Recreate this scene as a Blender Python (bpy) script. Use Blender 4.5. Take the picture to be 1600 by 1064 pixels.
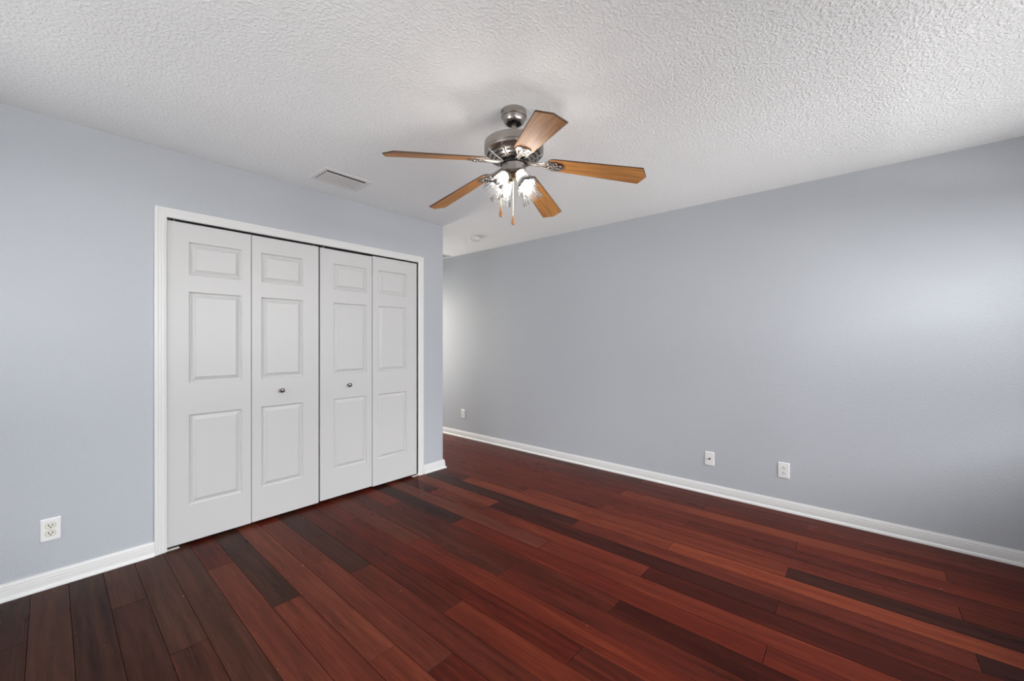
import bpy, bmesh, math, random
from mathutils import Vector, Matrix
random.seed(7)
for o in list(bpy.data.objects):
    bpy.data.objects.remove(o, do_unlink=True)
S = bpy.context.scene
COL = S.collection
PI = math.pi

# ------------------------------------------------------------------ camera
# the room is laid out square to the axes: x runs along the closet wall, y runs along the long right-hand wall
FPX, CAM_H = 625.4, 1.271
cam_d = bpy.data.cameras.new('camera')
cam_d.sensor_width = 36.0
cam_d.lens = FPX / 1600 * 36.0
cam_d.shift_y = 2.4 / 1600
cam_d.clip_start = 0.02
cam = bpy.data.objects.new('camera', cam_d)
COL.objects.link(cam)
cam.location = (0, 0, CAM_H)
cam.rotation_euler = (PI / 2, 0, math.atan2(0.6545, 0.7561) - PI / 2)
S.camera = cam

# ------------------------------------------------------------------ world, window light and fill lamps, exposure
S.view_settings.view_transform = 'Standard'
S.view_settings.look = 'None'
S.view_settings.gamma = 1.0
S.view_settings.use_curve_mapping = False
S.view_settings.exposure = 0.03
W = bpy.data.worlds.new('world')
S.world = W
W.use_nodes = True
nt = W.node_tree
nt.nodes.clear()
sky = nt.nodes.new('ShaderNodeTexSky')
sky.sky_type = 'NISHITA'
sky.sun_disc = False
sky.sun_elevation = math.radians(50)
sky.sun_rotation = math.radians(20)
bg = nt.nodes.new('ShaderNodeBackground')
bg.inputs['Strength'].default_value = 0.04
wo = nt.nodes.new('ShaderNodeOutputWorld')
nt.links.new(sky.outputs[0], bg.inputs[0])
nt.links.new(bg.outputs[0], wo.inputs[0])

ROOM_L, ROOM_R, ROOM_B, WALL_C, CORNER_X, REC_Y, CEIL = -0.95, 3.618, -1.35, 3.174, 2.606, 5.3, 2.44
# the two windows of the wall behind the camera: (x0, x1, z0, z1)
WINDOWS = [(-0.55, 1.20, 0.75, 2.1), (1.50, 3.33, 0.85, 2.1)]
SIDE_FILL_WINDOW = (0.95, 2.85, 0.75, 2.1)         # side-wall window added to fill the room light: (y0, y1, z0, z1)
DAY_POWER = [290.0, 460.0, 100.0]                 # open sky in front of each window, the added one last
CEILING_FILL_POWER = [310.0, 420.0, 250.0]            # fill lamps added outside each window, throwing light up at the ceiling
BULB = 46.0
HALL = 105.0


def area_lamp(name, loc, target, sx, sy, power, color):
    L = bpy.data.lights.new(name, 'AREA')
    L.shape = 'RECTANGLE'
    L.size, L.size_y = sx, sy
    L.energy = power
    L.color = color
    o = bpy.data.objects.new(name, L)
    COL.objects.link(o)
    o.location = loc
    o.rotation_euler = (Vector(target) - Vector(loc)).to_track_quat('-Z', 'Y').to_euler()


SKYC, FILLC = (0.98, 0.99, 1.0), (1.0, 0.985, 0.96)
for i, (x0, x1, z0, z1) in enumerate(WINDOWS + [SIDE_FILL_WINDOW]):
    c, zc = (x0 + x1) / 2, (z0 + z1) / 2
    if i == 0:
        sky_at, fill_at, tgt = (c - 1.2, ROOM_B - 1.8, zc + 0.9), (c + 0.2, ROOM_B - 5.0, -0.6), (c, ROOM_B, zc)
    elif i == 1:
        sky_at, fill_at, tgt = (c + 0.4, ROOM_B - 2.0, zc + 0.9), (c + 0.2, ROOM_B - 4.7, -0.5), (c, ROOM_B, zc)
    else:
        sky_at, fill_at, tgt = (ROOM_L - 1.3, c, zc + 0.8), (ROOM_L - 4.0, c + 0.2, -0.6), (ROOM_L, c, zc)
    area_lamp('window_daylight', sky_at, tgt, x1 - x0 + (1.6, 1.6, 0.4)[i], 1.4, DAY_POWER[i], SKYC)
    area_lamp('ceiling_fill', fill_at, (tgt[0], tgt[1], 1.9), (x1 - x0) + 2.5, 2.5, CEILING_FILL_POWER[i], FILLC)  # added upward fill for the ceiling; no ground is built
area_lamp('hall_daylight', (3.15, REC_Y + 0.9, 1.35), (3.15, REC_Y, 1.0), 0.9, 1.7, HALL, (1.0, 0.94, 0.84))


# ------------------------------------------------------------------ materials
def mat(name, base, rough=0.5, metal=0.0, spec=0.5, bump=None, vary=None, coat=0.0):
    m = bpy.data.materials.new(name)
    m.use_nodes = True
    n, l = m.node_tree.nodes, m.node_tree.links
    b = n['Principled BSDF']
    b.inputs['Base Color'].default_value = (*base, 1)
    b.inputs['Roughness'].default_value = rough
    b.inputs['Metallic'].default_value = metal
    b.inputs['Specular IOR Level'].default_value = spec
    b.inputs['Coat Weight'].default_value = coat
    tc = n.new('ShaderNodeTexCoord')
    if vary:                                   # (scale, amount): faint mottling of the colour
        t = n.new('ShaderNodeTexNoise')
        t.inputs['Scale'].default_value = vary[0]
        t.inputs['Detail'].default_value = 3
        l.new(tc.outputs['Object'], t.inputs['Vector'])
        r = n.new('ShaderNodeMapRange')
        r.inputs['To Min'].default_value = 1 - vary[1]
        r.inputs['To Max'].default_value = 1 + vary[1]
        l.new(t.outputs['Fac'], r.inputs['Value'])
        v = n.new('ShaderNodeVectorMath')
        v.operation = 'SCALE'
        v.inputs[0].default_value = base
        l.new(r.outputs[0], v.inputs['Scale'])
        l.new(v.outputs[0], b.inputs['Base Color'])
    if bump:                                   # (scale, strength, distance, lo, hi)
        t = n.new('ShaderNodeTexNoise')
        t.inputs['Scale'].default_value = bump[0]
        t.inputs['Detail'].default_value = 2.5
        t.inputs['Roughness'].default_value = 0.55
        l.new(tc.outputs['Object'], t.inputs['Vector'])
        r = n.new('ShaderNodeMapRange')
        r.interpolation_type = 'SMOOTHSTEP'
        r.inputs['From Min'].default_value = bump[3]
        r.inputs['From Max'].default_value = bump[4]
        l.new(t.outputs['Fac'], r.inputs['Value'])
        bp = n.new('ShaderNodeBump')
        bp.inputs['Strength'].default_value = bump[1]
        bp.inputs['Distance'].default_value = bump[2]
        l.new(r.outputs[0], bp.inputs['Height'])
        l.new(bp.outputs[0], b.inputs['Normal'])
    return m


M_WALL = mat('blue_grey_wall_paint', (0.492, 0.518, 0.556), 0.45, spec=0.35, bump=(120, 0.35, 0.0018, 0.35, 0.68))
M_CEIL = mat('white_textured_ceiling', (0.885, 0.905, 0.918), 0.8, spec=0.2, bump=(80, 0.45, 0.005, 0.42, 0.64))
M_TRIM = mat('white_gloss_trim', (0.76, 0.76, 0.755), 0.38, vary=(3, 0.01))
M_DOOR = mat('white_satin_door', (0.605, 0.605, 0.602), 0.40, bump=(90, 0.05, 0.0006, 0.3, 0.7))
M_PLAST = mat('white_plastic', (0.82, 0.82, 0.82), 0.35, vary=(20, 0.01))
M_IVORY = mat('ivory_plastic', (0.78, 0.765, 0.68), 0.35, vary=(20, 0.01))
M_DARK = mat('dark_slot', (0.012, 0.012, 0.012), 0.6, vary=(20, 0.1))
M_GOLD = mat('thin_gold_rim', (0.42, 0.36, 0.22), 0.5, vary=(20, 0.05))
M_GREYM = mat('grey_vent_metal', (0.70, 0.70, 0.70), 0.45, vary=(8, 0.02))
M_CLOSET = mat('closet_interior', (0.30, 0.30, 0.31), 0.8, vary=(5, 0.03))
M_TRACK = mat('dark_track_metal', (0.05, 0.05, 0.05), 0.5, metal=0.6, vary=(20, 0.05))
M_BULBGL = None


def brushed(name, base, rough):
    m = mat(name, base, rough, metal=1.0)
    n, l = m.node_tree.nodes, m.node_tree.links
    tc = [x for x in n if x.type == 'TEX_COORD'][0]
    mp = n.new('ShaderNodeMapping')
    mp.inputs['Scale'].default_value = (6, 6, 500)
    t = n.new('ShaderNodeTexNoise')
    t.inputs['Scale'].default_value = 3
    l.new(tc.outputs['Object'], mp.inputs[0])
    l.new(mp.outputs[0], t.inputs['Vector'])
    r = n.new('ShaderNodeMapRange')
    r.inputs['To Min'].default_value = rough - 0.06
    r.inputs['To Max'].default_value = rough + 0.1
    l.new(t.outputs['Fac'], r.inputs['Value'])
    l.new(r.outputs[0], n['Principled BSDF'].inputs['Roughness'])
    return m


M_NICK = brushed('brushed_nickel', (0.40, 0.37, 0.34), 0.27)
M_NICKD = brushed('darker_nickel', (0.22, 0.20, 0.19), 0.32)
M_BRASS = brushed('pale_brass', (0.62, 0.52, 0.33), 0.25)


def wood(name, c1, c2, sc, rough):
    """grain running along local x"""
    m = mat(name, c1, rough)
    n, l = m.node_tree.nodes, m.node_tree.links
    tc = [x for x in n if x.type == 'TEX_COORD'][0]
    mp = n.new('ShaderNodeMapping')
    mp.inputs['Scale'].default_value = sc
    t = n.new('ShaderNodeTexNoise')
    t.inputs['Scale'].default_value = 1.0
    t.inputs['Detail'].default_value = 5
    t.inputs['Distortion'].default_value = 0.6
    l.new(tc.outputs['Object'], mp.inputs[0])
    l.new(mp.outputs[0], t.inputs['Vector'])
    cr = n.new('ShaderNodeValToRGB')
    cr.color_ramp.elements[0].position = 0.36
    cr.color_ramp.elements[0].color = (*c1, 1)
    cr.color_ramp.elements[1].position = 0.66
    cr.color_ramp.elements[1].color = (*c2, 1)
    l.new(t.outputs['Fac'], cr.inputs[0])
    l.new(cr.outputs[0], n['Principled BSDF'].inputs['Base Color'])
    return m


M_OAK = wood('honey_oak', (0.42, 0.165, 0.040), (0.66, 0.315, 0.092), (4, 70, 20), 0.55)
M_OAKEDGE = wood('dark_blade_edge', (0.05, 0.025, 0.012), (0.09, 0.045, 0.02), (4, 70, 20), 0.5)
M_FOB = wood('fob_wood', (0.30, 0.12, 0.04), (0.42, 0.19, 0.07), (60, 60, 20), 0.35)


def floor_material():
    m = bpy.data.materials.new('cherry_plank_floor')
    m.use_nodes = True
    n, l = m.node_tree.nodes, m.node_tree.links
    b = n['Principled BSDF']
    at = n.new('ShaderNodeAttribute')
    at.attribute_name = 'tone'
    ao = n.new('ShaderNodeAttribute')
    ao.attribute_name = 'shift'
    tc = n.new('ShaderNodeTexCoord')
    cb = n.new('ShaderNodeCombineXYZ')
    l.new(ao.outputs['Fac'], cb.inputs['Z'])
    ad = n.new('ShaderNodeVectorMath')
    l.new(tc.outputs['Object'], ad.inputs[0])
    l.new(cb.outputs[0], ad.inputs[1])

    def noise(scale, detail, rough=0.6, dist=0.0):
        mp = n.new('ShaderNodeMapping')
        mp.inputs['Scale'].default_value = scale
        l.new(ad.outputs[0], mp.inputs[0])
        t = n.new('ShaderNodeTexNoise')
        t.inputs['Scale'].default_value = 1.0
        t.inputs['Detail'].default_value = detail
        t.inputs['Roughness'].default_value = rough
        t.inputs['Distortion'].default_value = dist
        l.new(mp.outputs[0], t.inputs['Vector'])
        return t

    g1 = noise((38, 1.6, 1), 4, 0.6)
    g2 = noise((300, 7, 1), 3, 0.65)
    g3 = noise((9, 1.5, 1), 3, 0.6)

    def math_(op, a, bb, c=None):
        k = n.new('ShaderNodeMath')
        k.operation = op
        for i, v in enumerate((a, bb, c)):
            if v is None:
                continue
            if isinstance(v, (int, float)):
                k.inputs[i].default_value = v
            else:
                l.new(v, k.inputs[i])
        return k.outputs[0]

    s = math_('MULTIPLY_ADD', math_('SUBTRACT', g1.outputs['Fac'], 0.5), 0.75, at.outputs['Fac'])
    s = math_('MULTIPLY_ADD', math_('SUBTRACT', g2.outputs['Fac'], 0.5), 0.55, s)
    s = math_('MULTIPLY_ADD', math_('SUBTRACT', g3.outputs['Fac'], 0.5), 0.35, s)
    cr = n.new('ShaderNodeValToRGB')
    e = cr.color_ramp.elements
    e[0].position, e[0].color = 0.0, (0.0197, 0.0039, 0.0027, 1)
    e[1].position, e[1].color = 1.0, (0.2050, 0.0443, 0.0180, 1)
    x = e.new(0.30); x.color = (0.0426, 0.0075, 0.0049, 1)
    x = e.new(0.62); x.color = (0.1000, 0.0152, 0.0078, 1)
    l.new(s, cr.inputs[0])
    # some browner planks, left rows painting in grey sheen: umber rather than cherry
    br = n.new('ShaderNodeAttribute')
    br.attribute_name = 'umber_sheen'
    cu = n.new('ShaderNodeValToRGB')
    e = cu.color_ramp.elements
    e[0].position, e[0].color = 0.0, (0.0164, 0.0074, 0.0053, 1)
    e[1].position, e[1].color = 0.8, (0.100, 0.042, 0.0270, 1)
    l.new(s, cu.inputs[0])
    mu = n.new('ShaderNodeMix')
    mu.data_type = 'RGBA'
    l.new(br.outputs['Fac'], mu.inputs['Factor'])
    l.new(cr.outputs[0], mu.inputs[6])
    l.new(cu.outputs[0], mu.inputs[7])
    # pale nicks in the finish
    sp = n.new('ShaderNodeTexNoise')
    sp.inputs['Scale'].default_value = 42
    sp.inputs['Detail'].default_value = 1
    l.new(tc.outputs['Object'], sp.inputs['Vector'])
    spr = n.new('ShaderNodeMapRange')
    spr.inputs['From Min'].default_value = 0.80
    spr.inputs['From Max'].default_value = 0.83
    l.new(sp.outputs['Fac'], spr.inputs['Value'])
    mx = n.new('ShaderNodeMix')
    mx.data_type = 'RGBA'
    l.new(spr.outputs[0], mx.inputs['Factor'])
    l.new(mu.outputs[2], mx.inputs[6])
    mx.inputs[7].default_value = (0.4, 0.26, 0.18, 1)
    l.new(mx.outputs[2], b.inputs['Base Color'])
    rr = n.new('ShaderNodeMapRange')
    rr.inputs['To Min'].default_value = 0.22
    rr.inputs['To Max'].default_value = 0.36
    l.new(g3.outputs['Fac'], rr.inputs['Value'])
    l.new(rr.outputs[0], b.inputs['Roughness'])
    b.inputs['Specular IOR Level'].default_value = 0.045
    bp = n.new('ShaderNodeBump')
    bp.inputs['Strength'].default_value = 0.12
    bp.inputs['Distance'].default_value = 0.0008
    l.new(g2.outputs['Fac'], bp.inputs['Height'])
    l.new(bp.outputs[0], b.inputs['Normal'])
    return m


def glass_material(name, milky, edge):
    """thin glass that lets light through; darker and greyer where it is seen edge-on"""
    m = bpy.data.materials.new(name)
    m.use_nodes = True
    n, l = m.node_tree.nodes, m.node_tree.links
    n.remove(n['Principled BSDF'])
    out = [x for x in n if x.type == 'OUTPUT_MATERIAL'][0]
    lw = n.new('ShaderNodeLayerWeight')
    lw.inputs['Blend'].default_value = 0.45
    cr = n.new('ShaderNodeValToRGB')
    cr.color_ramp.elements[0].position = 0.15
    cr.color_ramp.elements[0].color = (0.97, 0.97, 0.97, 1)
    cr.color_ramp.elements[1].position = 0.95
    cr.color_ramp.elements[1].color = (edge, edge, edge * 0.99, 1)
    l.new(lw.outputs['Facing'], cr.inputs[0])
    tr = n.new('ShaderNodeBsdfTransparent')
    l.new(cr.outputs[0], tr.inputs[0])
    tl = n.new('ShaderNodeBsdfTranslucent')
    tl.inputs[0].default_value = (0.85, 0.85, 0.83, 1)
    gl = n.new('ShaderNodeBsdfGlossy')
    gl.inputs['Roughness'].default_value = 0.1
    m2 = n.new('ShaderNodeMixShader')
    m2.inputs[0].default_value = milky
    l.new(tr.outputs[0], m2.inputs[1]); l.new(tl.outputs[0], m2.inputs[2])
    fr = n.new('ShaderNodeFresnel')
    fr.inputs[0].default_value = 1.25
    m3 = n.new('ShaderNodeMixShader')
    l.new(fr.outputs[0], m3.inputs[0])
    l.new(m2.outputs[0], m3.inputs[1]); l.new(gl.outputs[0], m3.inputs[2])
    l.new(m3.outputs[0], out.inputs[0])
    return m


M_SHADE = glass_material('ribbed_pressed_glass', 0.085, 0.74)
M_PANE = glass_material('window_glass', 0.0, 0.85)
M_BULB = bpy.data.materials.new('lit_bulb')
M_BULB.use_nodes = True
_b = M_BULB.node_tree.nodes['Principled BSDF']
_b.inputs['Base Color'].default_value = (0.9, 0.9, 0.88, 1)
_b.inputs['Emission Color'].default_value = (1.0, 0.95, 0.88, 1)
_b.inputs['Emission Strength'].default_value = BULB
M_FLOOR = floor_material()


# ------------------------------------------------------------------ mesh helpers
def link(o, parent=None):
    COL.objects.link(o)
    if parent is not None:
        o.parent = parent
    return o


def obj(name, bm, mats, parent=None, smooth=False, angle=0.6):
    if not isinstance(mats, (list, tuple)):
        mats = [mats]
    bmesh.ops.recalc_face_normals(bm, faces=bm.faces)
    me = bpy.data.meshes.new(name)
    for m in mats:
        me.materials.append(m)
    if smooth:
        for f in bm.faces:
            f.smooth = True
        for e in bm.edges:
            if len(e.link_faces) == 2 and e.calc_face_angle(0) > angle:
                e.smooth = False
    bm.to_mesh(me)
    bm.free()
    return link(bpy.data.objects.new(name, me), parent)


def empty(name, loc, rot=(0, 0, 0), parent=None):
    o = bpy.data.objects.new(name, None)
    o.empty_display_size = 0.05
    o.location = loc
    o.rotation_euler = rot
    return link(o, parent)


def tag(o, label, cat, group=None, kind=None):
    o['label'] = label
    o['category'] = cat
    if group:
        o['group'] = group
    if kind:
        o['kind'] = kind
    return o


def box(bm, x0, x1, y0, y1, z0, z1, bev=0.0, mi=0, mtx=None):
    v = [bm.verts.new((x, y, z)) for x in (x0, x1) for y in (y0, y1) for z in (z0, z1)]
    fs = [bm.faces.new([v[i] for i in q]) for q in
          ((0, 1, 3, 2), (4, 6, 7, 5), (0, 4, 5, 1), (2, 3, 7, 6), (0, 2, 6, 4), (1, 5, 7, 3))]
    for f in fs:
        f.material_index = mi
    if bev:
        es = list({e for f in fs for e in f.edges})
        r = bmesh.ops.bevel(bm, geom=es, offset=bev, segments=2, affect='EDGES', profile=0.6)
        for f in r['faces']:
            f.material_index = mi
        v = list({w for f in bm.faces for w in f.verts} & set(r['verts']) | {w for w in v if w.is_valid})
    if mtx is not None:
        bmesh.ops.transform(bm, matrix=mtx, verts=[w for w in v if w.is_valid])
    return v


def lathe(bm, prof, seg=48, mtx=None, mi=0, rfun=None, close=True):
    """prof: (radius, z) list, revolved about z"""
    rings = []
    for r, z in prof:
        if r < 1e-6:
            rings.append([bm.verts.new((0, 0, z))])
        else:
            ring = []
            for k in range(seg):
                a = 2 * PI * k / seg
                rr = r * (rfun(a, z) if rfun else 1)
                ring.append(bm.verts.new((rr * math.cos(a), rr * math.sin(a), z)))
            rings.append(ring)
    for A, B in zip(rings, rings[1:]):
        for k in range(seg):
            k2 = (k + 1) % seg
            if len(A) == 1 and len(B) == 1:
                continue
            if len(A) == 1:
                f = bm.faces.new((A[0], B[k], B[k2]))
            elif len(B) == 1:
                f = bm.faces.new((A[k], B[0], A[k2]))
            else:
                f = bm.faces.new((A[k], B[k], B[k2], A[k2]))
            f.material_index = mi
    vs = [v for r in rings for v in r]
    if mtx is not None:
        bmesh.ops.transform(bm, matrix=mtx, verts=vs)
    return vs


def tube(bm, pts, rad, seg=10, mi=0):
    pts = [Vector(p) for p in pts]
    rads = rad if isinstance(rad, (list, tuple)) else [rad] * len(pts)
    rings = []
    for i, p in enumerate(pts):
        d = (pts[min(i + 1, len(pts) - 1)] - pts[max(i - 1, 0)]).normalized()
        q = d.to_track_quat('Z', 'Y')
        rings.append([bm.verts.new(p + q @ Vector((rads[i] * math.cos(2 * PI * k / seg), rads[i] * math.sin(2 * PI * k / seg), 0))) for k in range(seg)])
    for A, B in zip(rings, rings[1:]):
        for k in range(seg):
            bm.faces.new((A[k], A[(k + 1) % seg], B[(k + 1) % seg], B[k])).material_index = mi
    bm.faces.new(rings[0]).material_index = mi
    bm.faces.new(rings[-1]).material_index = mi


def prism(bm, outline, z0, z1, mi_top=0, mi_side=0, mi_bot=0):
    """outline: list of (x, y), convex or not; extruded z0..z1"""
    a = [bm.verts.new((x, y, z0)) for x, y in outline]
    b = [bm.verts.new((x, y, z1)) for x, y in outline]
    n = len(a)
    bm.faces.new(a).material_index = mi_bot
    bm.faces.new(b).material_index = mi_top
    for i in range(n):
        bm.faces.new((a[i], a[(i + 1) % n], b[(i + 1) % n], b[i])).material_index = mi_side
    return a + b


def sweep(bm, prof, frames):
    """prof: list of (a, b); frames: list of functions (a, b) -> point; joins consecutive frames into a closed skin"""
    rings = [[bm.verts.new(f(a, b)) for a, b in prof] for f in frames]
    n = len(prof)
    for A, B in zip(rings, rings[1:]):
        for i in range(n):
            bm.faces.new((A[i], A[(i + 1) % n], B[(i + 1) % n], B[i]))
    bm.faces.new(rings[0])
    bm.faces.new(rings[-1])


# ------------------------------------------------------------------ room shell
# floor: planks laid along y, 12.7 cm wide and 1.867 m long, each plank a chamfered face of one floor mesh
U0, PW, PL = 0.065, 0.1268, 1.867
JOINT = {-2: 2.665, 1: 2.676, 2: 2.110, 5: 2.119, 8: 2.113, 6: 1.468, 9: 1.475, 7: 1.255, 12: 1.487, 16: 0.891, 13: 0.888,
         14: 0.288, 10: 0.870, 20: 0.299, 17: 0.296, 24: 1.507, 21: 1.505, 18: 1.506, 11: 2.136, 19: 2.756, 22: 0.905, 15: 1.492,
         0: 1.47, 3: 1.49, 4: 0.87, 23: 0.292, -1: 0.29, 25: 0.896, 26: 2.13, 27: 1.50}
# how dark each plank is, left rows darkened for dimmer light: (row, a y inside the plank) -> tone
TONES = [(-1, 3.0, 0.34), (-2, 2.9, 0.22), (-2, 2.0, 0.24), (-1, 2.0, 0.30), (0, 2.0, 0.16), (0, 1.0, 0.2), (1, 2.0, 0.28), (1, 2.9, 0.3), (2, 1.5, 0.30), (2, 2.5, 0.32), (3, 1.0, 0.34), (3, 2.5, 0.34),
         (18, 2.2, 0.18), (14, 3.0, 0.10), (20, -0.5, 0.14), (18, -1.0, 0.12), (13, 0.2, 0.18), (16, 0.3, 0.26), (8, 2.8, 0.22), (5, 2.8, 0.20),
         (17, 1.2, 0.22), (1, 2.0, 0.22), (-1, 2.0, 0.25), (19, 0.2, 0.82), (21, 0.9, 0.62), (9, 0.8, 0.60), (6, 2.2, 0.66), (11, 1.0, 0.58),
         (15, 0.8, 0.60), (22, 0.2, 0.46), (24, 0.5, 0.78), (23, 1.2, 0.55), (16, 2.0, 0.60), (19, 2.0, 0.74), (20, 1.5, 0.68), (21, 2.4, 0.50),
         (15, 2.4, 0.64), (12, 2.2, 0.40), (17, -0.6, 0.40), (12, 0.8, 0.42), (14, -0.5, 0.50), (14, 1.2, 0.52), (10, 0.2, 0.36), (10, 1.8, 0.44),
         (4, 1.8, 0.60), (7, 2.0, 0.58), (7, 0.4, 0.40), (18, 0.6, 0.55), (22, 1.8, 0.55), (17, 3.0, 0.74), (16, 3.4, 0.36), (18, 4.2, 0.7)]

# browner planks, the left rows painting in grey sheen: (row, a y inside the plank) -> share of umber
UMBER_SHEEN = [(-1, 3.0, 0.9), (-2, 1.0, 0.8), (-1, 0.2, 0.8), (-2, 2.9, 0.9), (-2, 2.0, 0.85), (-1, 2.0, 0.9), (0, 2.0, 0.95), (0, 1.0, 0.9), (0, 3.1, 0.9), (1, 2.0, 0.75), (1, 2.9, 0.9), (2, 1.5, 0.65), (2, 2.5, 0.9), (3, 1.0, 0.6),
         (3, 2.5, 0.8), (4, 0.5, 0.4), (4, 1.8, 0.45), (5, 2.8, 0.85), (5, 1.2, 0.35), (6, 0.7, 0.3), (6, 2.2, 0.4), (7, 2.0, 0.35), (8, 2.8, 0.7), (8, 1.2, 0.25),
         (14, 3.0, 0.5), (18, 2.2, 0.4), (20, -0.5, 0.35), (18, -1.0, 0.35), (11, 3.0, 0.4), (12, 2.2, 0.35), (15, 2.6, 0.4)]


def plank_floor():
    bm = bmesh.new()
    tone = bm.faces.layers.float.new('tone')
    shift = bm.faces.layers.float.new('shift')
    umber_sheen = bm.faces.layers.float.new('umber_sheen')
    y0, y1 = ROOM_B - 0.1, REC_Y + 0.1
    g, d = 0.0012, 0.0016
    for k in range(-9, 29):
        xa, xb = U0 + PW * k, U0 + PW * (k + 1)
        if xb < ROOM_L or xa > ROOM_R:
            continue
        j = JOINT.get(k, random.choice((0.29, 0.89, 1.49)))
        while j > y0:
            j -= PL
        while j < y1:
            a, b = max(j, y0), min(j + PL, y1)
            j += PL
            if b - a < 0.02:
                continue
            t = random.uniform(0.34, 0.62)
            for r, yy, tt in TONES:
                if r == k and a <= yy <= b:
                    t = tt
            sh = random.uniform(0, 50)
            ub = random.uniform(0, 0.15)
            for r, yy, uu in UMBER_SHEEN:
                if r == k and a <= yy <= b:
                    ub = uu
            lo = [bm.verts.new(p) for p in ((xa, a, -d), (xb, a, -d), (xb, b, -d), (xa, b, -d))]
            hi = [bm.verts.new(p) for p in ((xa + g, a + g, 0), (xb - g, a + g, 0), (xb - g, b - g, 0), (xa + g, b - g, 0))]
            f = bm.faces.new(hi)
            f[tone], f[shift], f[umber_sheen] = t, sh, ub
            for i in range(4):
                s = bm.faces.new((lo[i], lo[(i + 1) % 4], hi[(i + 1) % 4], hi[i]))
                s[tone], s[shift] = -0.2, sh
    # the slab the planks lie on
    v = box(bm, ROOM_L - 0.1, ROOM_R + 0.1, y0, y1, -0.1, -d - 0.0002)
    return obj('floor', bm, M_FLOOR)


tag(plank_floor(), 'dark cherry red wooden plank floor of the empty room', 'floor', kind='structure')

bm = bmesh.new()
box(bm, ROOM_L - 0.1, ROOM_R + 0.1, ROOM_B - 0.1, REC_Y + 0.1, CEIL, CEIL + 0.1)
tag(obj('ceiling', bm, M_CEIL), 'white ceiling with rough sprayed texture', 'ceiling', kind='structure')

OPX0, OPX1, OPZ = 0.465, 2.297, 2.028
WT = 0.115
bm = bmesh.new()
box(bm, ROOM_L, OPX0, WALL_C, WALL_C + WT, 0, CEIL)
box(bm, OPX0, OPX1, WALL_C, WALL_C + WT, OPZ, CEIL)
r = 0.014
REV = 0.036                                     # the wall is cut back behind the right casing, leaving a dark reveal beside the door
out = [(OPX1 + REV, WALL_C + WT), (OPX1 + REV, WALL_C)] + [(CORNER_X - r + r * math.sin(t), WALL_C + r - r * math.cos(t)) for t in [i * PI / 12 for i in range(7)]] \
      + [(CORNER_X, REC_Y), (CORNER_X - WT, REC_Y), (CORNER_X - WT, WALL_C + WT)]
prism(bm, out, 0, OPZ + 0.001)
prism(bm, [(OPX1, y) if x == OPX1 + REV else (x, y) for x, y in out], OPZ + 0.001, CEIL)
tag(obj('wall_left', bm, M_WALL, smooth=True, angle=0.5), 'blue grey wall holding the white closet doors', 'wall', kind='structure')
# closet behind the doors
bm = bmesh.new()
box(bm, OPX0 - 0.15, CORNER_X - WT, WALL_C + 0.72, WALL_C + 0.80, 0, CEIL)
box(bm, OPX0 - 0.23, OPX0 - 0.15, WALL_C + WT, WALL_C + 0.80, 0, CEIL)
tag(obj('wall_closet', bm, M_CLOSET), 'dim back of the closet behind the white bifold doors', 'wall', kind='structure')

bm = bmesh.new()
box(bm, ROOM_R, ROOM_R + 0.1, ROOM_B, REC_Y, 0, CEIL)
tag(obj('wall_right', bm, M_WALL), 'long blank blue grey wall with white outlet plates near the floor', 'wall', kind='structure')
bm = bmesh.new()
box(bm, CORNER_X, 2.74, REC_Y, REC_Y + 0.1, 0, CEIL)
box(bm, 3.52, ROOM_R + 0.1, REC_Y, REC_Y + 0.1, 0, CEIL)
box(bm, 2.74, 3.52, REC_Y, REC_Y + 0.1, 2.03, CEIL)
tag(obj('wall_recess', bm, M_WALL), 'blue grey end wall of the recess with an open doorway', 'wall', kind='structure')
bm = bmesh.new()
ya, yb, za, zb = SIDE_FILL_WINDOW
box(bm, ROOM_L - 0.12, ROOM_L, ROOM_B, ya, 0, CEIL)
box(bm, ROOM_L - 0.12, ROOM_L, yb, WALL_C + WT, 0, CEIL)
box(bm, ROOM_L - 0.12, ROOM_L, ya, yb, 0, za)
box(bm, ROOM_L - 0.12, ROOM_L, ya, yb, zb, CEIL)
tag(obj('wall_side', bm, M_WALL), 'blue grey side wall behind the viewer', 'wall', kind='structure')
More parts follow.
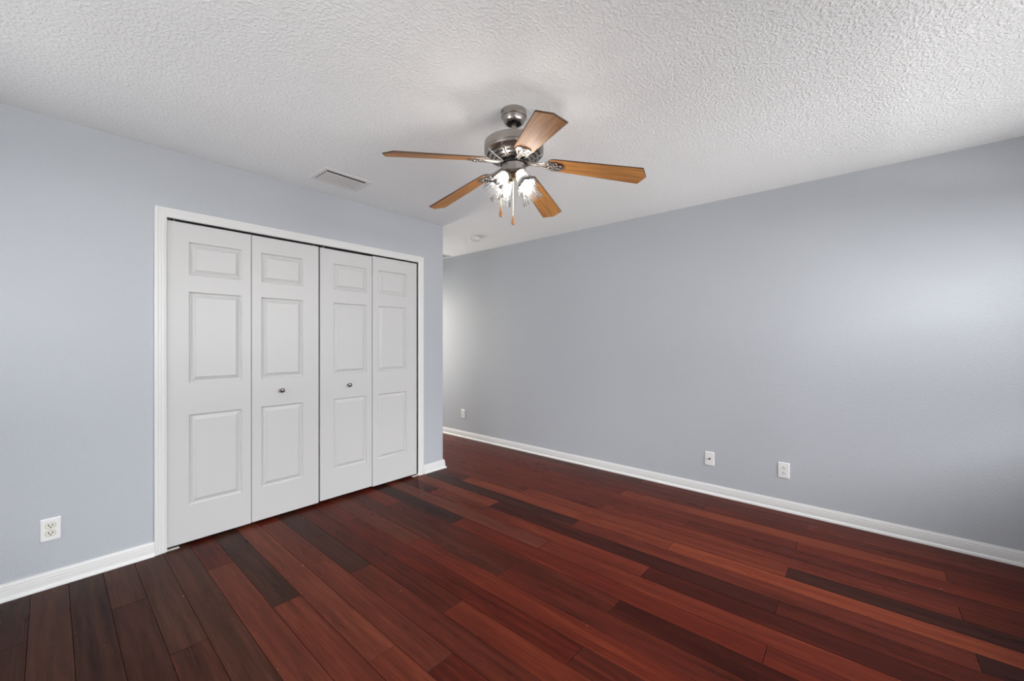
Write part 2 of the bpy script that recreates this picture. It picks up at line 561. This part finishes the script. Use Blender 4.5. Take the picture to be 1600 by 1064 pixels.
# back wall with two window openings
bm = bmesh.new()
xs = [ROOM_L - 0.1]
for (x0, x1, z0, z1) in WINDOWS:
    box(bm, xs[-1], x0, ROOM_B - 0.12, ROOM_B, 0, CEIL)
    box(bm, x0, x1, ROOM_B - 0.12, ROOM_B, 0, z0)
    box(bm, x0, x1, ROOM_B - 0.12, ROOM_B, z1, CEIL)
    xs.append(x1)
box(bm, xs[-1], ROOM_R + 0.1, ROOM_B - 0.12, ROOM_B, 0, CEIL)
tag(obj('wall_back', bm, M_WALL), 'blue grey wall with two windows behind the viewer', 'wall', kind='structure')
for i, (x0, x1, z0, z1) in enumerate(WINDOWS + [SIDE_FILL_WINDOW]):
    if i < 2:
        w = empty('window_%d' % (i + 1), ((x0 + x1) / 2, ROOM_B - 0.06, z0))
    else:
        w = empty('window_%d' % (i + 1), (ROOM_L - 0.06, (x0 + x1) / 2, z0), (0, 0, -PI / 2))
    tag(w, 'white framed window behind the viewer, ' + ('facing the closet', 'beside the long right wall', 'added to fill light on the long right wall')[i], 'window', kind='structure')
    bm = bmesh.new()
    hw, h = (x1 - x0) / 2, z1 - z0
    for a in ((-hw, -hw + 0.04, 0, h), (hw - 0.04, hw, 0, h), (-hw + 0.04, hw - 0.04, 0, 0.04), (-hw + 0.04, hw - 0.04, h - 0.04, h),
              (-hw + 0.04, hw - 0.04, h / 2 - 0.02, h / 2 + 0.02)):
        box(bm, a[0], a[1], -0.03, 0.03, a[2], a[3])
    obj('window_frame', bm, M_TRIM, w)
    bm = bmesh.new()
    box(bm, -hw + 0.04, hw - 0.04, -0.003, 0.003, 0.04, h / 2 - 0.02)
    box(bm, -hw + 0.04, hw - 0.04, -0.003, 0.003, h / 2 + 0.02, h - 0.04)
    obj('window_pane', bm, M_PANE, w)

# baseboards with a shoe moulding
BB = [(0, 0), (0.024, 0), (0.024, 0.007), (0.0215, 0.014), (0.0145, 0.0185), (0.0135, 0.020), (0.0135, 0.045), (0.0125, 0.047), (0.0125, 0.058),
      (0.0105, 0.061), (0.0105, 0.070), (0.0075, 0.076), (0.006, 0.083), (0, 0.083)]


def baseboard(name, frames, label):
    bm = bmesh.new()
    sweep(bm, BB, frames)
    return tag(obj(name, bm, M_TRIM), label, 'baseboard', kind='structure')


CAS = 0.057
baseboard('baseboard_left', [lambda a, b: (ROOM_L, WALL_C - a, b), lambda a, b: (OPX0 - CAS, WALL_C - a, b)], 'white baseboard under the outlet left of the closet')
baseboard('baseboard_corner', [lambda a, b: (OPX1 + CAS + 0.003, WALL_C - a, b), lambda a, b: (CORNER_X + a, WALL_C - a, b), lambda a, b: (CORNER_X + a, REC_Y, b)],
          'short white baseboard wrapping the corner right of the closet')
baseboard('baseboard_right', [lambda a, b: (ROOM_R - a, ROOM_B, b), lambda a, b: (ROOM_R - a, REC_Y, b)], 'long white baseboard along the blank right wall')
baseboard('baseboard_recess', [lambda a, b: (CORNER_X + 0.024, REC_Y - a, b), lambda a, b: (2.74, REC_Y - a, b)], 'short white baseboard beside the doorway of the recess')

# closet casing: stepped profile, mitred at both upper corners
CP = [(0, 0), (0, 0.008), (0.005, 0.0105), (0.011, 0.0105), (0.013, 0.0125), (0.026, 0.0125), (0.028, 0.0145), (0.040, 0.0145), (0.042, 0.0165),
      (0.053, 0.0165), (0.057, 0.0145), (0.057, 0)]
bm = bmesh.new()
sweep(bm, CP, [lambda a, b: (OPX0 - a, WALL_C - b, 0.0), lambda a, b: (OPX0 - a, WALL_C - b, OPZ + a),
               lambda a, b: (OPX1 + a, WALL_C - b, OPZ + a), lambda a, b: (OPX1 + a, WALL_C - b, 0.0)])
tag(obj('trim_1', bm, M_TRIM), 'white stepped casing framing the closet opening', 'trim', kind='structure')
bm = bmesh.new()
box(bm, OPX0 - 0.012, OPX0 + 0.001, WALL_C + 0.0005, WALL_C + WT, 0, OPZ)
box(bm, OPX1 + REV - 0.012, OPX1 + REV + 0.001, WALL_C + 0.0005, WALL_C + WT, 0, OPZ)
tag(obj('trim_2', bm, M_TRIM), 'white jamb lining the closet opening', 'trim', kind='structure')
bm = bmesh.new()
box(bm, OPX0 + 0.02, OPX1 - 0.006, WALL_C + 0.004, WALL_C + 0.034, OPZ - 0.004, OPZ + 0.0)
tag(obj('trim_3', bm, M_TRACK), 'dark metal track above the closet doors', 'trim', kind='structure')

# ------------------------------------------------------------------ bifold closet doors
PROFILE = [(0.0, 0.0), (0.0035, -0.0070), (0.008, -0.0112), (0.012, -0.0115), (0.0325, -0.0034), (0.0338, -0.0030), (0.0352, 0.0004)]


def door_leaf(bm, w, z0, z1, px0, px1):
    """a moulded leaf, local x 0..w, front face at y=0 facing -y, 3 raised panels"""
    T, c = 0.032, 0.0025
    xsl = [0.0, px0, px1, w]
    zsl = [z0, 0.248, 0.815, 1.015, 1.586, 1.692, 1.899, z1]
    panels = {1, 3, 5}
    V = {}

    def vert(x, y, z):
        k = (round(x, 5), round(y, 5), round(z, 5))
        if k not in V:
            V[k] = bm.verts.new((x, y, z))
        return V[k]

    def ix(x):
        return x + c if x == 0 else (x - c if x == w else x)

    def iz(z):
        return z + c if z == z0 else (z - c if z == z1 else z)

    for i in range(3):
        for k in range(7):
            xa, xb, za, zb = ix(xsl[i]), ix(xsl[i + 1]), iz(zsl[k]), iz(zsl[k + 1])
            if i == 1 and k in panels:
                prev = None
                for ins, dep in PROFILE:
                    ring = [vert(xa + ins, -dep, za + ins), vert(xb - ins, -dep, za + ins), vert(xb - ins, -dep, zb - ins), vert(xa + ins, -dep, zb - ins)]
                    if prev:
                        for q in range(4):
                            bm.faces.new((prev[q], prev[(q + 1) % 4], ring[(q + 1) % 4], ring[q]))
                    prev = ring
                bm.faces.new(prev)
            else:
                bm.faces.new((vert(xa, 0, za), vert(xb, 0, za), vert(xb, 0, zb), vert(xa, 0, zb)))
    # rounded edges, sides and back
    fx, fz = [ix(x) for x in xsl], [iz(z) for z in zsl]
    edge = [(x, fz[0]) for x in fx] + [(fx[-1], z) for z in fz[1:]] + [(x, fz[-1]) for x in fx[-2::-1]] + [(fx[0], z) for z in fz[-2:0:-1]]

    def outp(x, z):
        return (0 if x == fx[0] else (w if x == fx[-1] else x), z0 if z == fz[0] else (z1 if z == fz[-1] else z))
    n = len(edge)
    A = [vert(x, 0, z) for x, z in edge]
    B = [vert(outp(x, z)[0], c, outp(x, z)[1]) for x, z in edge]
    Cc = [vert(outp(x, z)[0], T, outp(x, z)[1]) for x, z in edge]
    for P, Q in ((A, B), (B, Cc)):
        for i in range(n):
            bm.faces.new((P[i], P[(i + 1) % n], Q[(i + 1) % n], Q[i]))
    bm.faces.new(Cc)


def knob(parent, x, z):
    bm = bmesh.new()
    prof = [(0.0, 0.0), (0.011, 0.0), (0.0115, 0.003), (0.007, 0.006), (0.006, 0.012), (0.010, 0.016), (0.0150, 0.020), (0.0162, 0.025), (0.0145, 0.030), (0.009, 0.033), (0, 0.034)]
    lathe(bm, prof, 24, Matrix.Translation((x, 0.0005, z)) @ Matrix.Rotation(PI / 2, 4, 'X'))
    k = obj('door_knob', bm, M_NICKD, parent, smooth=True)
    k['label'] = 'small round dark nickel knob'
    return k


DOORS = [
    # name, pivot x, (leaf x0, x1, panel x0, panel x1, z0, z1, yaw, y)
    ('door_1', [(0.4656, 0.9125, 0.571, 0.857, 0.019, 2.0135), (0.9155, 1.3695, 0.973, 1.253, 0.021, 2.0125)], 1.103,
     'left pair of white six panel bifold closet door leaves with dark knob'),
    ('door_2', [(1.3805, 1.8235, 1.487, 1.771, 0.026, 2.0095), (1.8265, 2.2830, 1.881, 2.168, 0.020, 2.0150)], 1.614,
     'right pair of white six panel bifold closet door leaves with dark knob'),
]
YF = WALL_C - 0.001
for di, (nm, leaves, kx, lab) in enumerate(DOORS):
    d = tag(empty(nm, (leaves[0][0], YF, 0)), lab, 'closet door', kind='structure')
    for li, (xa, xb, pa, pb, z0, z1) in enumerate(leaves):
        bm = bmesh.new()
        door_leaf(bm, xb - xa, z0, z1, pa - xa, pb - xa)
        lf = obj('door_leaf', bm, M_DOOR, d, smooth=True, angle=0.35)
        lf.location = (xa - leaves[0][0], 0, 0)
        if di == 0 and li == 1:
            knob(lf, kx - xa, 0.921)
        if di == 1 and li == 0:
            lf.location.y = 0.003
            knob(lf, kx - xa, 0.919)
        px = {(0, 0): 0.035, (0, 1): xb - xa - 0.035, (1, 0): 0.03, (1, 1): xb - xa - 0.03}[(di, li)]
        bm = bmesh.new()
        lathe(bm, [(0, z1 - 0.002), (0.004, z1 - 0.002), (0.004, OPZ - 0.005), (0, OPZ - 0.005)], 12, Matrix.Translation((px, 0.012, 0)))
        obj('pivot_pin', bm, M_NICK, lf, smooth=True)
# floor brackets that hold the bottom pivots
for i, (x0, x1, lab) in enumerate(((OPX0 + 0.002, OPX0 + 0.060, 'tiny white metal pivot bracket on the floor at the left closet jamb'),
                                   (OPX1 - 0.060, OPX1 - 0.002, 'tiny white metal pivot bracket on the floor at the right closet jamb'))):
    bm = bmesh.new()
    box(bm, x0, x1, WALL_C - 0.004, WALL_C + 0.022, 0.0, 0.0035)
    xw = x0 if i == 0 else x1 - 0.003
    box(bm, xw, xw + 0.003, WALL_C - 0.002, WALL_C + 0.022, 0.0, 0.010 if i == 0 else 0.018)
    tag(obj('pivot_bracket', bm, M_TRIM), lab, 'bracket', group='closet door pivot brackets')

# ------------------------------------------------------------------ outlets and wall plates


def rounded(hw, hh, r, n=5):
    pts = []
    for cx, cz, a0 in ((hw - r, hh - r, 0), (-hw + r, hh - r, PI / 2), (-hw + r, -hh + r, PI), (hw - r, -hh + r, 1.5 * PI)):
        for i in range(n + 1):
            a = a0 + i * PI / 2 / n
            pts.append((cx + r * math.cos(a), cz + r * math.sin(a)))
    return pts


def wall_matrix(loc, wall):
    """local x right, local y up along the wall, local z out of the wall"""
    if wall == 'closet':
        m = Matrix(((1, 0, 0), (0, 0, -1), (0, 1, 0)))
    else:
        m = Matrix(((0, 0, -1), (-1, 0, 0), (0, 1, 0)))
    return Matrix.Translation(loc) @ m.to_4x4()


def plate(parent):
    bm = bmesh.new()
    rings = []
    for ins, z in ((0, 0), (0.0, 0.0042), (0.0025, 0.0066), (0.0055, 0.0072)):
        rings.append([bm.verts.new((x, y, z)) for x, y in rounded(0.0355 - ins, 0.058 - ins, 0.004)])
    n = len(rings[0])
    for A, B in zip(rings, rings[1:]):
        for i in range(n):
            bm.faces.new((A[i], A[(i + 1) % n], B[(i + 1) % n], B[i]))
    bm.faces.new(rings[0])
    bm.faces.new(rings[-1])
    return obj('cover_plate', bm, M_PLAST, parent)


def screw(parent, y):
    bm = bmesh.new()
    lathe(bm, [(0, 0.006), (0.0034, 0.006), (0.0030, 0.0080), (0, 0.0085)], 14, Matrix.Translation((0, y, 0)))
    return obj('screw', bm, M_GREYM, parent, smooth=True)


def outlet(loc, wall, face_mat, flip, label, rim=False):
    r = empty('wall_outlet', (0, 0, 0))
    r.matrix_world = wall_matrix(loc, wall)
    tag(r, label, 'outlet', group='power outlets')
    plate(r)
    screw(r, 0)
    s = -1 if flip else 1
    for cy in (0.0195, -0.0195):
        o2 = [(x, y + cy) for x, y in rounded(0.0172, 0.0142, 0.0105, 6)]
        bm = bmesh.new()
        prism(bm, o2, 0.004, 0.0088)
        rc = obj('receptacle', bm, face_mat, r)
        if rim:
            rc['label'] = 'ivory socket face'
            o3 = [(x, y + cy) for x, y in rounded(0.0186, 0.0156, 0.0115, 6)]
            bm = bmesh.new()
            prism(bm, o3, 0.004, 0.0075)
            obj('socket_rim', bm, M_GOLD, rc)
        for sx, hh in ((-0.0066, 0.0046), (0.0066, 0.0040)):
            bm = bmesh.new()
            prism(bm, [(sx - 0.0019, cy + s * 0.0035 - hh), (sx + 0.0019, cy + s * 0.0035 - hh), (sx + 0.0019, cy + s * 0.0035 + hh), (sx - 0.0019, cy + s * 0.0035 + hh)], 0.007, 0.0092)
            obj('slot', bm, M_DARK, rc)
        bm = bmesh.new()
        lathe(bm, [(0, 0.007), (0.0032, 0.007), (0.0032, 0.0092), (0, 0.0092)], 12, Matrix.Translation((0, cy - s * 0.0068, 0)))
        obj('ground_hole', bm, M_DARK, rc)
    return r


outlet((0.0035, WALL_C, 0.299), 'closet', M_IVORY, False, 'white outlet plate with ivory sockets on the wall left of the closet', rim=True)
outlet((ROOM_R, 0.425, 0.306), 'right', M_PLAST, True, 'white duplex outlet on the long right wall, right of the cable plate')
outlet((ROOM_R, 3.995, 0.312), 'right', M_PLAST, True, 'tiny far outlet on the right wall just past the closet corner')
cp = empty('cable_plate', (0, 0, 0))
cp.matrix_world = wall_matrix((ROOM_R, 0.942, 0.296), 'right')
tag(cp, 'white wall plate with a single dark cable jack on the long right wall', 'wall plate')
plate(cp)
for y in (0.042, -0.042):
    screw(cp, y)
bm = bmesh.new()
lathe(bm, [(0, 0.005), (0.0078, 0.005), (0.0078, 0.0095), (0.0052, 0.0095), (0.0052, 0.015), (0.002, 0.015), (0.002, 0.012), (0, 0.012)], 18)
j = obj('cable_jack', bm, M_NICKD, cp, smooth=True)
j['label'] = 'dark metal cable jack'

# ------------------------------------------------------------------ ceiling vents


def vent(x0, x1, y0, y1, label, drop=0.009):
    v = empty('ceiling_vent', ((x0 + x1) / 2, (y0 + y1) / 2, CEIL))
    tag(v, label, 'vent', group='ceiling air vents')
    hx, hy = (x1 - x0) / 2, (y1 - y0) / 2
    fl = 0.033
    bm = bmesh.new()
    sec = [(0, 0), (0, 0.004), (0.010, drop), (fl - 0.006, drop), (fl, drop - 0.003), (fl, 0)]
    cs = [(-1, -1), (1, -1), (1, 1), (-1, 1)]
    rings = [[bm.verts.new((sx * (hx - a), sy * (hy - a), -b)) for a, b in sec] for sx, sy in cs]
    for i in range(4):
        A, B = rings[i], rings[(i + 1) % 4]
        for k in range(len(sec) - 1):
            bm.faces.new((A[k], A[k + 1], B[k + 1], B[k]))
    obj('vent_frame', bm, M_TRIM, v)
    bm = bmesh.new()
    box(bm, -hx + fl, hx - fl, -hy + fl, hy - fl, -0.0012, -0.0004)
    obj('duct_backing', bm, M_DARK, v)
    n = 5
    ya, yb = -hy + fl + 0.036, hy - fl - 0.012
    for i in range(n):
        y = ya + (yb - ya) * i / (n - 1)
        bm = bmesh.new()
        box(bm, -hx + fl + 0.003, hx - fl - 0.003, -0.0074, 0.0074, -0.0006, 0.0006,
            mtx=Matrix.Translation((0, y, -0.0068)) @ Matrix.Rotation(-0.42, 4, 'X'))
        box(bm, -hx + fl + 0.003, hx - fl - 0.003, 0.0066, 0.0078, -0.0026, 0.0006, mtx=Matrix.Translation((0, y, -0.0068)) @ Matrix.Rotation(-0.42, 4, 'X'))
        obj('slat', bm, M_GREYM, v)
    return v


vent(1.196, 1.551, 2.682, 2.940, 'white slatted ceiling vent between the closet and the fan')
vent(3.235, 3.587, 4.190, 4.450, 'white ceiling vent in the recess, mostly hidden behind the closet corner', 0.010)

# smoke detector
sd = empty('smoke_detector', (3.115, 3.255, CEIL))
tag(sd, 'round white smoke detector on the ceiling near the closet corner', 'smoke detector')
bm = bmesh.new()
lathe(bm, [(0, 0), (0.068, 0), (0.070, -0.004), (0.070, -0.011), (0.066, -0.014), (0, -0.014)], 40)
obj('base_plate', bm, M_PLAST, sd, smooth=True)
bm = bmesh.new()
lathe(bm, [(0, -0.014), (0.060, -0.014), (0.060, -0.020), (0.066, -0.022), (0.066, -0.030), (0.055, -0.040), (0.030, -0.045), (0, -0.046)], 40)
obj('detector_cover', bm, M_PLAST, sd, smooth=True)

# ------------------------------------------------------------------ ceiling fan
FX, FY = 1.5438, 1.3235
fan = empty('ceiling_fan', (FX, FY, CEIL))
tag(fan, 'brushed nickel ceiling fan with five oak blades and four lit glass shades', 'ceiling fan')
bm = bmesh.new()
lathe(bm, [(0, 0), (0.0645, 0), (0.0655, -0.004), (0.0645, -0.029), (0.0625, -0.0315), (0.0575, -0.0325), (0.0565, -0.036), (0.0550, -0.046), (0.0500, -0.056), (0.043, -0.061), (0.038, -0.0595), (0.038, -0.045), (0, -0.045)], 56)
cn = obj('canopy', bm, M_NICK, fan, smooth=True, angle=0.45)
bm = bmesh.new()
lathe(bm, [(0.020, -0.0455), (0.0375, -0.0455), (0.0375, -0.0585), (0.0345, -0.059), (0.030, -0.052), (0.020, -0.050)], 40)
obj('hanger_ball', bm, M_DARK, cn, smooth=True)
for a in (2.55, 2.8, 5.7):
    bm = bmesh.new()
    lathe(bm, [(0, 0), (0.004, 0), (0.0035, 0.0022), (0, 0.003)], 12, Matrix.Rotation(a, 4, 'Z') @ Matrix.Translation((0.0645, 0, -0.011)) @ Matrix.Rotation(PI / 2, 4, 'Y'))
    obj('canopy_screw', bm, M_DARK, cn, smooth=True)
bm = bmesh.new()
tube(bm, [(0, 0, -0.045), (0, 0, -0.175)], 0.0138, 24)
obj('downrod', bm, M_NICK, fan, smooth=True)

# motor housing with vent slots cut in its sloping underside
bm = bmesh.new()
MP = [(0.0, -0.158), (0.030, -0.158), (0.034, -0.150), (0.040, -0.158), (0.115, -0.158), (0.142, -0.1595), (0.1495, -0.164), (0.1505, -0.172), (0.150, -0.200), (0.1475, -0.2035), (0.1475, -0.207), (0.150, -0.210), (0.1485, -0.216),
      (0.140, -0.224), (0.122, -0.236), (0.100, -0.247), (0.080, -0.255), (0.066, -0.259), (0.058, -0.262), (0, -0.262)]
lathe(bm, MP, 80)
mh = obj('motor_housing', bm, M_NICK, fan, smooth=True, angle=0.4)


def under_z(r):
    for (ra, za), (rb, zb) in zip(MP[12:], MP[13:]):
        if rb <= r <= ra:
            return za + (zb - za) * (ra - r) / max(1e-9, ra - rb)
    return -0.262


A0 = math.radians(161.13)
bm = bmesh.new()
bm2 = bmesh.new()
for s in range(10):
    a_mid = A0 + PI / 10 + s * 2 * PI / 10
    for r0, r1 in ((0.128, 0.136), (0.109, 0.117), (0.090, 0.098), (0.069, 0.078)):
        da = 0.245
        n = 8
        pr = []
        for i in range(n + 1):
            a = a_mid - da + 2 * da * i / n
            pr.append([bm.verts.new((r * math.cos(a), r * math.sin(a), under_z(r) - 0.0008)) for r in (r0, r1)])
        for P, Q in zip(pr, pr[1:]):
            bm.faces.new((P[0], P[1], Q[1], Q[0]))
    a = A0 + s * 2 * PI / 10
    d = Vector((math.cos(a), math.sin(a), 0))
    tube(bm2, [d * r + Vector((0, 0, under_z(r) + 0.001)) for r in (0.143, 0.128, 0.11, 0.09, 0.068)], 0.0045, 8)
obj('vent_slots', bm, M_DARK, mh)
obj('vent_ribs', bm2, M_NICK, mh, smooth=True)

# switch housing under the motor
bm = bmesh.new()
lathe(bm, [(0, -0.262), (0.066, -0.262), (0.068, -0.266), (0.066, -0.271), (0, -0.271)], 48)
obj('flywheel_ring', bm, M_DARK, fan, smooth=True)
bm = bmesh.new()
lathe(bm, [(0, -0.271), (0.059, -0.271), (0.0625, -0.275), (0.0590, -0.308), (0.054, -0.3155), (0.0, -0.3165)], 10, Matrix.Rotation(0.2, 4, 'Z'))
sw = obj('switch_housing', bm, M_NICK, fan)

# blades: each droops 9.6 degrees and is pitched 12.3 degrees; the blade iron is fixed under its root
DROOP, PITCH, TX, TY = 0.1678, -0.2145, 0.0196, 0.0150


def blade_matrix(i):
    a = A0 - i * math.radians(72)
    rad, tan, zz = Vector((math.cos(a), math.sin(a), 0)), Vector((-math.sin(a), math.cos(a), 0)), Vector((0, 0, 1))
    X = rad * math.cos(DROOP) - zz * math.sin(DROOP)
    Y = tan * math.cos(PITCH) + zz * math.sin(PITCH)
    X.z += TX * X.x + TY * X.y
    Y.z += TX * Y.x + TY * Y.y
    X.normalize()
    Y = (Y - X * Y.dot(X)).normalized()
    Z = X.cross(Y)
    m = Matrix((X, Y, Z)).transposed().to_4x4()
    m.translation = Vector((0, 0, 2.1943 - CEIL))
    return m


def blade_mesh():
    bm = bmesh.new()
    hw0, hw1 = 0.047, 0.0645
    pts = []
    for i in range(13):                         # rounded root
        a = PI / 2 + PI * i / 12
        pts.append((0.205 + 0.037 * math.cos(a), hw0 * math.sin(a)))
    for t in (0.25, 0.5, 0.75):
        pts.append((0.205 + (0.632 - 0.205) * t, -(hw0 + (hw1 - hw0) * t)))
    pts += [(0.632, -hw1), (0.6365, -hw1 + 0.004), (0.661, -0.004), (0.6625, 0), (0.661, 0.004), (0.6365, hw1 - 0.004), (0.632, hw1)]
    for t in (0.75, 0.5, 0.25):
        pts.append((0.205 + (0.632 - 0.205) * t, hw0 + (hw1 - hw0) * t))
    # body with a thin dark rounded edge
    n = len(pts)
    cx = 0.4
    rings = []
    for ins, z in ((0.0022, -0.0032), (0.0, -0.0014), (0.0, 0.0014), (0.0022, 0.0032)):
        ring = []
        for (x, y) in pts:
            dx, dy = x - cx, y
            ln = math.hypot(dx, dy) or 1
            ring.append(bm.verts.new((x - ins * (1 if dx > 0.2 else (-1 if dx < -0.18 else 0)), y - ins * (1 if y > 0.01 else (-1 if y < -0.01 else 0)), z)))
        rings.append(ring)
    bm.faces.new(rings[0]).material_index = 0
    bm.faces.new(rings[-1]).material_index = 0
    for A, B in zip(rings, rings[1:]):
        for i in range(n):
            bm.faces.new((A[i], A[(i + 1) % n], B[(i + 1) % n], B[i])).material_index = 1
    return bm


def iron_mesh():
    bm = bmesh.new()
    half = [(0.058, 0.015), (0.085, 0.0125), (0.110, 0.0105), (0.130, 0.0115), (0.150, 0.0175), (0.170, 0.027), (0.190, 0.034), (0.210, 0.0365), (0.228, 0.034), (0.243, 0.026), (0.252, 0.013)]
    outl = half + [(0.2545, 0.0)] + [(x, -y) for x, y in reversed(half)]
    n = len(outl)
    rings = []
    for ins, z in ((0.003, -0.0105), (0.0, -0.0085), (0.0, -0.0042)):
        rings.append([bm.verts.new((x + (ins if x < 0.06 else (-ins if x > 0.22 else 0)), y * (1 - ins / 0.02), z)) for x, y in outl])
    bm.faces.new(rings[0]); bm.faces.new(rings[-1])
    for A, B in zip(rings, rings[1:]):
        for i in range(n):
            bm.faces.new((A[i], A[(i + 1) % n], B[(i + 1) % n], B[i]))
    # raised scrolls of the medallion
    for cx, cy, rr in ((0.185, 0.014, 0.010), (0.185, -0.014, 0.010), (0.212, 0.017, 0.011), (0.212, -0.017, 0.011), (0.234, 0.0, 0.012), (0.205, 0.0, 0.007)):
        pts = [(cx + rr * math.cos(t), cy + rr * math.sin(t), -0.0112) for t in [2 * PI * k / 16 for k in range(15)]]
        tube(bm, pts, 0.0026, 8)
    for sy in (-1, 1):
        tube(bm, [(0.07, sy * 0.009, -0.0108), (0.11, sy * 0.006, -0.0112), (0.14, sy * 0.009, -0.0112), (0.165, sy * 0.019, -0.0112), (0.178, sy * 0.024, -0.0108)], 0.0028, 8)
    return bm


def screw_mesh(x, y):
    bm = bmesh.new()
    lathe(bm, [(0, -0.0098), (0.0045, -0.0098), (0.004, -0.0125), (0, -0.0135)], 12, Matrix.Translation((x, y, 0)))
    return bm


blade0 = obj('blade', blade_mesh(), [M_OAK, M_OAKEDGE], fan)
iron0 = obj('blade_iron', iron_mesh(), M_NICK, blade0, smooth=True)
scr0 = [obj('blade_screw', screw_mesh(x, y), M_NICKD, blade0, smooth=True) for x, y in ((0.198, 0.026), (0.198, -0.026), (0.246, 0.0))]
blade0.matrix_local = blade_matrix(0)
for i in range(1, 5):
    b = blade0.copy()
    COL.objects.link(b)
    b.parent = fan
    b.matrix_local = blade_matrix(i)
    for src in [iron0] + scr0:
        c = src.copy()
        COL.objects.link(c)
        c.parent = b

# light kit: fitter, finial and four pressed glass shades
bm = bmesh.new()
lathe(bm, [(0, -0.3165), (0.030, -0.3165), (0.032, -0.323), (0.024, -0.333), (0.012, -0.337), (0.010, -0.343), (0.006, -0.348), (0, -0.349)], 28)
ft = obj('light_fitter', bm, M_BRASS, fan, smooth=True)
CX, CZ = Vector((0.6545, -0.7561, 0)), Vector((0.7561, 0.6545, 0))     # along the closet-to-wall diagonal and across it


def ribbed(a, z):
    t = (-z) / 0.125
    return 1 + (0.018 + 0.035 * t) * math.cos(14 * a) + 0.055 * t * math.cos(7 * a)


def shade_mesh():
    bm = bmesh.new()
    prof = [(0.0255, 0.0), (0.0275, -0.008), (0.029, -0.022), (0.0315, -0.042), (0.0355, -0.064), (0.041, -0.085), (0.047, -0.103), (0.0525, -0.116), (0.0545, -0.122)]
    inner = [(r - 0.0028, z) for r, z in reversed(prof)]
    lathe(bm, prof + inner, 112, rfun=ribbed)
    return bm


def bulb_mesh():
    bm = bmesh.new()
    lathe(bm, [(0, -0.016), (0.010, -0.016), (0.0115, -0.026), (0.0165, -0.040), (0.0205, -0.053), (0.0205, -0.063), (0.0165, -0.073), (0.009, -0.0795), (0, -0.0815)], 28)
    return bm


def holder_mesh():
    bm = bmesh.new()
    lathe(bm, [(0, 0.014), (0.010, 0.014), (0.020, 0.010), (0.0285, 0.003), (0.0295, -0.008), (0.027, -0.010), (0.012, -0.010), (0.011, -0.018), (0, -0.018)], 28)
    return bm


sh0 = None
for k, ang in enumerate((-55, 35, 125, 215)):
    a = math.radians(ang)
    d = CX * math.cos(a) + CZ * math.sin(a)
    neck = d * 0.052 + Vector((0, 0, -0.330))
    ax = (d * 0.077 + Vector((0, 0, -0.103))).normalized()
    q = (-ax).to_track_quat('Z', 'X')
    m = Matrix.Translation(neck) @ q.to_matrix().to_4x4()
    if sh0 is None:
        sh0 = obj('lamp_shade', shade_mesh(), M_SHADE, fan, smooth=True, angle=1.2)
        bu0 = obj('bulb', bulb_mesh(), M_BULB, sh0, smooth=True)
        ho0 = obj('lamp_holder', holder_mesh(), M_NICK, sh0, smooth=True)
        s = sh0
    else:
        s = sh0.copy()
        COL.objects.link(s)
        s.parent = fan
        for src in (bu0, ho0):
            c = src.copy()
            COL.objects.link(c)
            c.parent = s
    s.matrix_local = m
    bm = bmesh.new()
    tube(bm, [d * 0.020 + Vector((0, 0, -0.322)), d * 0.036 + Vector((0, 0, -0.319)), neck - ax * 0.013], 0.0075, 12)
    obj('lamp_arm', bm, M_NICK, ft, smooth=True)

# pull chains with wooden fobs
for off, ztop, zf0, zf1 in ((CX * -0.066 + CZ * 0.0, -0.300, 1.962 - CEIL, 1.905 - CEIL), (CX * -0.004 + CZ * -0.008, -0.340, 1.913 - CEIL, 1.863 - CEIL)):
    bm = bmesh.new()
    tube(bm, [off + Vector((0, 0, ztop)), off + Vector((0, 0, zf0 - 0.002))], 0.0011, 8)
    z = ztop
    while z > zf0:
        lathe(bm, [(0, 0.0021), (0.0015, 0.0015), (0.0021, 0), (0.0015, -0.0015), (0, -0.0021)], 8, Matrix.Translation(off + Vector((0, 0, z))))
        z -= 0.0062
    pc = obj('pull_chain', bm, M_BRASS, fan, smooth=True)
    bm = bmesh.new()
    h = zf0 - zf1
    lathe(bm, [(0, 0), (0.0025, -0.001), (0.0035, -0.10 * h), (0.0050, -0.35 * h), (0.0082, -0.68 * h), (0.0088, -0.82 * h), (0.0065, -0.96 * h), (0, -h)], 20,
          Matrix.Translation(off + Vector((0, 0, zf0))))
    fb = obj('pull_fob', bm, M_FOB, pc, smooth=True)
    fb['label'] = 'teardrop wooden fob'
